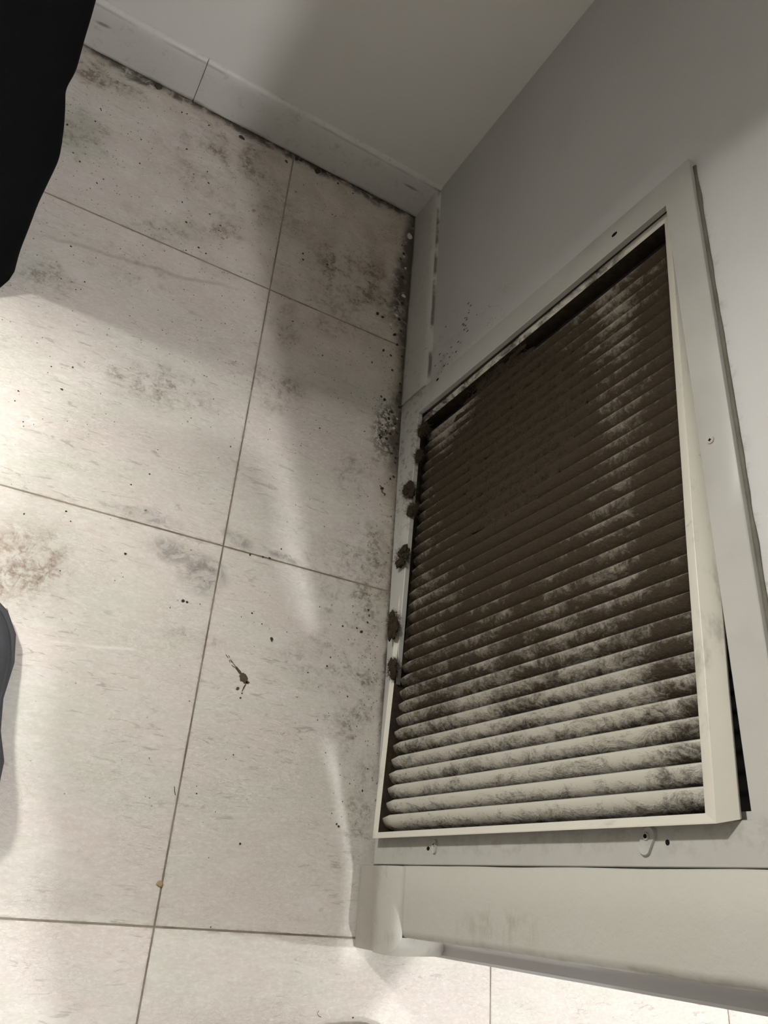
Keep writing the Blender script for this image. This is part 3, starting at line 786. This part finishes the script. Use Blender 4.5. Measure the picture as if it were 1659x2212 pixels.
# brown splatter with its tail and drops
def blob_flat(bm, cx, cy, rx, ry, ang, h, seed, n=30, amp=.35):
    pts = []
    c, s = math.cos(ang), math.sin(ang)
    for i in range(n):
        t = 2 * math.pi * i / n
        k = 1 + amp * mnoise.fractal(Vector((math.cos(t) * 1.6 + seed, math.sin(t) * 1.6, seed)), 1, 2, 3)
        u, v = rx * k * math.cos(t), ry * k * math.sin(t)
        pts.append((cx + u * c - v * s, cy + u * s + v * c))
    loft(bm, [[(x, y, .0001) for x, y in pts], [(cx + (x - cx) * .96, cy + (y - cy) * .96, h) for x, y in pts]])
bm = bmesh.new()
blob_flat(bm, -.2756, -1.2600, .0100, .0068, -.9, .0007, 2)
blob_flat(bm, -.2680, -1.2668, .0036, .0022, .2, .0007, 5)
blob_flat(bm, -.2725, -1.2755, .0085, .0011, 1.25, .0004, 6)
blob_flat(bm, -.2860, -1.2505, .0100, .0024, -.75, .0005, 7)
for i in range(9):
    blob_flat(bm, -.2930 - i * .0024, -1.2465 + i * .0024 + .003 * math.sin(i * 2.3), .0046 - i * .0003, .0007, -.8 + .2 * math.sin(i), .0003, 8 + i, 12)
sp = from_bm('dried_splatter', bm, M_SPILL)
tag(sp, 'dried dark brown splatter with a streaked tail on the near tile', 'stain')
for (x, y, r) in ((-.2835, -1.2800, .0030), (-.2745, -1.2865, .0016), (-.2760, -1.2945, .0020)):
    bm = bmesh.new(); blob_flat(bm, x, y, r, r * .8, .4, .0004, x * 90, 14)
    tag(from_bm('dried_drop', bm, M_SPILL), 'small dried brown drop just below the brown splatter', 'stain', 'drops below the brown splatter')
# twisted scrap and hairs
def thread(name, pts, r, mat, lab, cat):
    bm = bmesh.new()
    P = [Vector(p) for p in pts]
    rings = []
    for k, p in enumerate(P):
        d = (P[min(k + 1, len(P) - 1)] - P[max(k - 1, 0)]).normalized()
        a = d.cross(Vector((0, 0, 1))).normalized() * r; b = Vector((0, 0, r))
        rings.append([tuple(p + a), tuple(p + b), tuple(p - a), tuple(p - b * .6)])
    loft(bm, rings)
    return tag(from_bm(name, bm, mat, smooth=True), lab, cat)
thread('leaf_scrap', [(-.0475, -.809, .0012), (-.0435, -.812, .002), (-.042, -.817, .0025), (-.0415, -.823, .002), (-.038, -.8255, .003), (-.0335, -.8245, .0015), (-.034, -.829, .001)], .0011, M_CRUMB, 'dark twisted scrap lying alone on the tile beside the grille', 'scrap')
thread('hair_strand', [(-.075, -1.7395, .0006), (-.0775, -1.7425, .001), (-.0745, -1.746, .0009), (-.070, -1.7475, .0006)], .0003, M_CRUMB, 'thin curled dark hair on the bright tile near the grey shoe tip', 'hair')
thread('grass_bit', [(-.360 + .001 * i, -1.447 - .0032 * i + .001 * math.sin(i * 2.2), .0007) for i in range(5)], .0005, M_CRUMB, 'thin dark wisp touching the long tile joint', 'scrap')

# dark fly specks on the right wall and casing
rnd = random.Random(5)
WS = [(-.4789, .2467), (-.4664, .238), (-.5059, .2331), (-.509, .2201), (-.5275, .2259), (-.5393, .2377), (-.5193, .2687), (-.4708, .1548), (-.5321, .1358), (-.5425, .18), (-.5664, .1981), (-.553, .214), (-.5538, .1409), (-.6005, .158), (-.5525, .1195),
      (-.4935, .2400), (-.4870, .2410), (-.5010, .2330), (-.4980, .2270), (-.5140, .2235), (-.5200, .2300), (-.5300, .2340), (-.5450, .2050), (-.5600, .1850), (-.5650, .1750), (-.5500, .1650), (-.5450, .1500), (-.5750, .1550), (-.5800, .1700), (-.5850, .1450)]
for k, (y, z) in enumerate(WS):
    y = max(y, -.594)
    bm = bmesh.new()
    r = rnd.uniform(.0015, .0028)
    clump(bm, (.0002, y, z), (.0006, r * .7, r * 1.6), k, 8, 5, .3)
    tag(from_bm('wall_speck', bm, M_CRUMB, smooth=True), 'tiny dark speck splashed on the grey wall between baseboard and casing', 'speck', 'dark specks on the grey wall')

# ------------------------------------------------------------------ people at the rim of the picture
def poly_at(P, t):
    """point on a polyline given by (t, x, y, z) rows"""
    for a, b in zip(P, P[1:]):
        if t <= b[0]:
            k = (t - a[0]) / (b[0] - a[0])
            k = k * k * (3 - 2 * k) if len(a) > 5 else k
            return tuple(a[i] + (b[i] - a[i]) * k for i in range(1, len(a)))
    return P[-1][1:]

def tube(bm, pts, n=20, sub=6, folds=0.0, seed=0):
    """pts = rows (x, y, z, rx, ry); smooth tube with cloth folds, horizontal rings"""
    rings = []
    m_ = (len(pts) - 1) * sub
    for k in range(m_ + 1):
        u = k / sub
        i = min(int(u), len(pts) - 2); f = u - i
        p0, p1, p2, p3 = pts[max(i - 1, 0)], pts[i], pts[i + 1], pts[min(i + 2, len(pts) - 1)]
        c = [.5 * (2 * p1[j] + (p2[j] - p0[j]) * f + (2 * p0[j] - 5 * p1[j] + 4 * p2[j] - p3[j]) * f * f + (3 * p1[j] - p0[j] - 3 * p2[j] + p3[j]) * f ** 3) for j in range(5)]
        r = []
        for q in range(n):
            t = 2 * math.pi * q / n
            w = 1 + folds * mnoise.noise(Vector((math.cos(t) * 1.3 + seed, math.sin(t) * 1.3, c[2] * 14)))
            r.append((c[0] + c[3] * w * math.cos(t), c[1] + c[4] * w * math.sin(t), c[2]))
        rings.append(r)
    loft(bm, rings)

def skin_body(name, nodes, edges, mat, parent, root=0):
    me = bpy.data.meshes.new(name)
    me.from_pydata([n_[:3] for n_ in nodes], edges, [])
    o = link(name, me, mat, parent)
    md = o.modifiers.new('skin', 'SKIN'); md.use_smooth_shade = True
    for v, n_ in zip(me.skin_vertices[0].data, nodes):
        v.radius = (n_[3], n_[4] if len(n_) > 4 else n_[3])
    me.skin_vertices[0].data[root].use_root = True
    sb = o.modifiers.new('smooth', 'SUBSURF'); sb.levels = 1; sb.render_levels = 2
    return o

def shoe(parent, c, ang, L, W, H, upper, sole, stripe=None):
    """shoe with its heel-to-toe axis along +y before turning by ang about z; c = middle of the sole"""
    cs, sn = math.cos(ang), math.sin(ang)
    R = lambda x, y, z: (c[0] + x * cs - y * sn, c[1] + x * sn + y * cs, c[2] + z)
    WID = [(0, .30), (.06, .62), (.16, .72), (.30, .66), (.45, .72), (.62, .96), (.76, 1.0), (.88, .84), (.96, .55), (1.0, .22)]
    HT = [(0, .72), (.08, .95), (.20, 1.0), (.34, .95), (.48, .78), (.62, .60), (.76, .48), (.88, .42), (.96, .34), (1.0, .24)]
    bm = bmesh.new(); rings = []
    for (t, w), (_, h) in zip(WID, HT):
        y = (t - .5) * L; hw = w * W / 2; r = []
        for k in range(14):
            a = math.pi * k / 13
            r.append(R(hw * math.cos(a) * (1.0 if math.sin(a) < .5 else .93), y, .022 + (h * H - .022) * max(0.0, math.sin(a)) ** .75))
        rings.append(r)
    loft(bm, rings)
    up = from_bm('shoe_upper', bm, upper, parent, smooth=True)
    up.modifiers.new('s', 'SUBSURF').render_levels = 2
    bm = bmesh.new()
    out = [(w * W / 2 * 1.05 + .002, (t - .5) * (L + .008)) for t, w in WID]
    ol = out + [(-x, y) for x, y in out[::-1]]
    loft(bm, [[R(x * .96, y * .985, .0006) for x, y in ol], [R(x, y, .006) for x, y in ol], [R(x, y, .022) for x, y in ol], [R(x * .95, y * .985, .026) for x, y in ol]])
    from_bm('shoe_sole', bm, sole, parent, smooth=True, angle=.9)
    if stripe:
        bm = bmesh.new(); rings = []
        for t in (.58, .64, .70, .76):
            w = poly_at([(a, b) for a, b in WID], t)[0]; h = poly_at([(a, b) for a, b in HT], t)[0]
            rings.append([R(w * W / 2 * 1.03 * math.cos(math.pi * k / 13) * (1.0 if math.sin(math.pi * k / 13) < .5 else .93), (t - .5) * L, .020 + (h * H * 1.05 - .018) * max(0.0, math.sin(math.pi * k / 13)) ** .75) for k in range(14)])
        loft(bm, rings)
        from_bm('shoe_stripe', bm, stripe, parent, smooth=True)

def person(label, pos, ang, H, feet, legs, tops, shoe_spec, feet_ang=(0, 0), arms_in=False, hem=.066):
    """standing figure; pos = hips on the floor plan, ang = turn of the body (0 looks along +y); feet = two world (x, y)"""
    E = empty('person', (pos[0], pos[1], 0.0))
    tag(E, label, 'person')
    base = Vector((pos[0], pos[1], 0))
    cs, sn = math.cos(ang), math.sin(ang)
    k = H / 1.72
    def B(x, y, z): return (x * cs - y * sn, x * sn + y * cs, z * k)
    # --- body: one continuous skinned surface
    N, Ed = [], []
    def nd(p, r, r2=None, link_to=None):
        N.append((*p, r, r2 or r))
        if link_to is not None: Ed.append((link_to, len(N) - 1))
        return len(N) - 1
    pel = nd(B(0, 0, .93), .105, .085)
    sp = nd(B(0, .01, 1.08), .105, .08, pel)
    ch = nd(B(0, .0, 1.28), .125, .09, sp)
    nk0 = nd(B(0, -.01, 1.43), .060, .055, ch)
    nk = nd(B(0, .0, 1.49), .052, .052, nk0)
    jaw = nd(B(0, .022, 1.545), .058, .062, nk)
    hd = nd(B(0, .012, 1.61), .070, .082, jaw)
    cr = nd(B(0, .005, 1.67), .058, .068, hd)
    nose = nd(B(0, .102, 1.585), .011, .012, hd)
    for sgn in (-1, 1):
        nd(B(sgn * .078, .0, 1.585), .012, .018, hd)                    # ear
        sh = nd(B(sgn * .165, -.005, 1.40), .062, .058, ch)
        if arms_in:                                                     # hands joined in front of the waist
            P3 = [Vector(q) for q in ((.205, -.045, 1.13), (.125, .165, 1.04), (.075, .205, 1.03))]
            fd, sd = Vector((-.75, .62, -.10)).normalized(), Vector((0, 0, 1))
        else:
            P3 = [Vector(q) for q in ((.225, -.03, 1.13), (.245, .02, .89), (.248, .04, .815))]
            fd, sd = Vector((-.12, .06, -1)).normalized(), Vector((0, 1, 0))
        mir = lambda v: B(sgn * v.x, v.y, v.z)
        el = nd(mir(P3[0]), .042, .042, sh)
        wr = nd(mir(P3[1]), .028, .024, el)
        pm = nd(mir(P3[2]), .034, .018, wr)
        for q, (dy, ln) in enumerate(((.030, .062), (.010, .075), (-.010, .072), (-.028, .055))):
            c0 = P3[2] + fd * .04 + sd * dy
            a1 = nd(mir(c0), .0095, .0095, pm)
            a2 = nd(mir(c0 + fd * ln * .55 + Vector((-.004, .003, 0))), .0085, .0085, a1)
            nd(mir(c0 + fd * ln + Vector((-.016, -.004, 0))), .0075, .0075, a2)
        t1 = nd(mir(P3[2] + sd * .038 - fd * .010), .0115, .0115, pm)
        nd(mir(P3[2] + sd * .052 + fd * .030), .009, .009, t1)
    for sgn, f in zip((-1, 1), feet):
        fx, fy = f[0] - pos[0], f[1] - pos[1]
        hp = nd(B(sgn * .095, 0, .88), .085, .085, pel)
        hx, hy, hz = B(sgn * .095, 0, .88)
        kn = nd(((hx + fx) / 2, (hy + fy) / 2, .49 * k), .056, .056, hp)
        an = nd((fx, fy, .09), .036, .036, kn)
        fa = feet_ang[0 if sgn < 0 else 1]
        nd((fx - math.sin(fa) * .10, fy + math.cos(fa) * .10, .04), .028, .028, an)
    skin_body('body', N, Ed, M_SKIN, E)
    # --- trousers
    bm = bmesh.new()
    for sgn, f, lg in zip((-1, 1), feet, legs):
        if lg:
            tube(bm, [(x - pos[0], y - pos[1], z, rx, ry) for x, y, z, rx, ry in lg], 24, 6, .03, sgn)
            continue
        fx, fy = f[0] - pos[0], f[1] - pos[1]
        hx, hy, hz = B(sgn * .095, 0, .88)
        kx, ky = (hx + fx) / 2, (hy + fy) / 2
        tube(bm, [(fx, fy, .050, hem, hem), (fx, fy, .12, hem * .97, hem * .97), ((fx * 2 + kx) / 3, (fy * 2 + ky) / 3, .24 * k, .068, .068), (kx, ky, .49 * k, .074, .074),
                  ((kx + hx) / 2, (ky + hy) / 2, .70 * k, .088, .088), (hx, hy, .90 * k, .105, .105)], 20, 5, .07, sgn * 3)
    rings = []
    for z, rx, ry in ((.80, .165, .105), (.86, .178, .118), (.93, .175, .118), (1.00, .160, .110)):
        rings.append([B(rx * math.cos(t), ry * math.sin(t), z) for t in [2 * math.pi * i / 24 for i in range(24)]])
    loft(bm, rings)
    from_bm('trousers', bm, M_CLOTH, E, smooth=True)
    # --- jacket
    bm = bmesh.new(); rings = []
    for z, rx, ry in ((.88, .182, .125), (.97, .172, .120), (1.10, .168, .118), (1.25, .185, .125), (1.36, .190, .112), (1.42, .140, .090), (1.465, .075, .070)):
        rings.append([B(rx * math.cos(t), ry * math.sin(t) - .004, z) for t in [2 * math.pi * i / 24 for i in range(24)]])
    loft(bm, rings)
    for sgn in (-1, 1):
        if arms_in:
            path = ((.135, .150, 1.045, .036), (.160, .08, 1.075, .044), (.203, -.03, 1.13, .056), (.198, -.025, 1.22, .060), (.175, -.006, 1.38, .070), (.13, 0, 1.43, .05))
        else:
            path = ((.248, .022, .90, .038), (.243, .008, .98, .044), (.226, -.03, 1.13, .055), (.200, -.018, 1.27, .064), (.170, -.006, 1.38, .070), (.13, 0, 1.43, .05))
        rr = []
        for q, (x, y, z, r) in enumerate(path):
            A_ = Vector(path[max(q - 1, 0)][:3]); C_ = Vector(path[min(q + 1, len(path) - 1)][:3])
            d = (C_ - A_).normalized()
            u = d.cross(Vector((1, 0, 0))).normalized(); w = d.cross(u)
            rr.append([B(sgn * p.x, p.y, p.z) for p in [Vector((x, y, z)) + (u * math.cos(t) + w * math.sin(t)) * r for t in [2 * math.pi * i / 16 for i in range(16)]]])
        loft(bm, rr)
    from_bm('jacket', bm, tops, E, smooth=True)
    # --- hair and eyes
    bm = bmesh.new(); rings = []
    for z, r1, r2, oy in ((1.575, .078, .070, -.030), (1.615, .083, .080, -.018), (1.655, .080, .085, -.008), (1.690, .064, .072, -.002), (1.712, .036, .042, .0)):
        rings.append([B(r1 * math.cos(t), r2 * math.sin(t) + oy, z) for t in [2 * math.pi * i / 20 for i in range(20)]])
    loft(bm, rings)
    from_bm('hair', bm, M_HAIR, E, smooth=True)
    for sgn in (-1, 1):
        bm = bmesh.new()
        clump(bm, B(sgn * .030, .084, 1.612), (.011, .011, .010), 1, 10, 6, 0)
        from_bm('eye', bm, M_HOLE, E, smooth=True)
    for f, fa in zip(feet, feet_ang):
        fx, fy = f[0] - pos[0], f[1] - pos[1]
        c = (fx - math.sin(fa) * .055, fy + math.cos(fa) * .055, 0.0)
        shoe(E, c, fa, *shoe_spec)
    return E

PI = math.pi
# black trousered figure at the left edge: looks away from the corner, its near leg fills the top left of the picture
def edge(x, z, r, y=-.600, ry=.060): return (x - r, y, z, r, ry)
LEGA = [edge(-.8125, .003, .070, -.635, .082), edge(-.8095, .055, .070, -.625, .076), edge(-.8030, .13, .070), edge(-.7955, .20, .074), edge(-.7865, .262, .084), edge(-.7875, .30, .086), edge(-.792, .345, .085), edge(-.7965, .392, .083), edge(-.790, .435, .086), edge(-.787, .50, .089, -.595), edge(-.7855, .57, .093, -.585), edge(-.785, .70, .102, -.565), edge(-.787, .90, .112, -.47, .09)]
person('person in black trousers cut off by the top left edge of the photo', (-.915, -.36), PI / 2, 1.72, ((-.935, -.600), (-.94, -.26)), (LEGA, None), M_CLOTH, (.28, .098, .10, M_CLOTH, M_CLOTH), feet_ang=(PI / 2 + .2, PI / 2))
# charcoal shoe standing at the left edge, only its side is in the picture
SH = empty('shoe', (-.683, -1.362, 0.0))
tag(SH, 'charcoal grey shoe on the tiles, cut off by the left edge of the photo', 'shoe')
shoe(SH, (0, 0, 0), .28, .29, .122, .095, M_SHOE, M_SOLE)
# figure in the doorway: only the side of a grey shoe is in the picture
person('person in the doorway whose grey shoe tip shows at the bottom edge', (-.065, -1.905), -PI / 2, 1.54, ((-.14, -1.99), (-.120, -1.8065)), (None, None), M_CLOTH, (.26, .098, .095, M_GSHOE, M_GSHOE, M_GSHOE2), feet_ang=(-PI / 2, -PI / 2), arms_in=True, hem=.048)
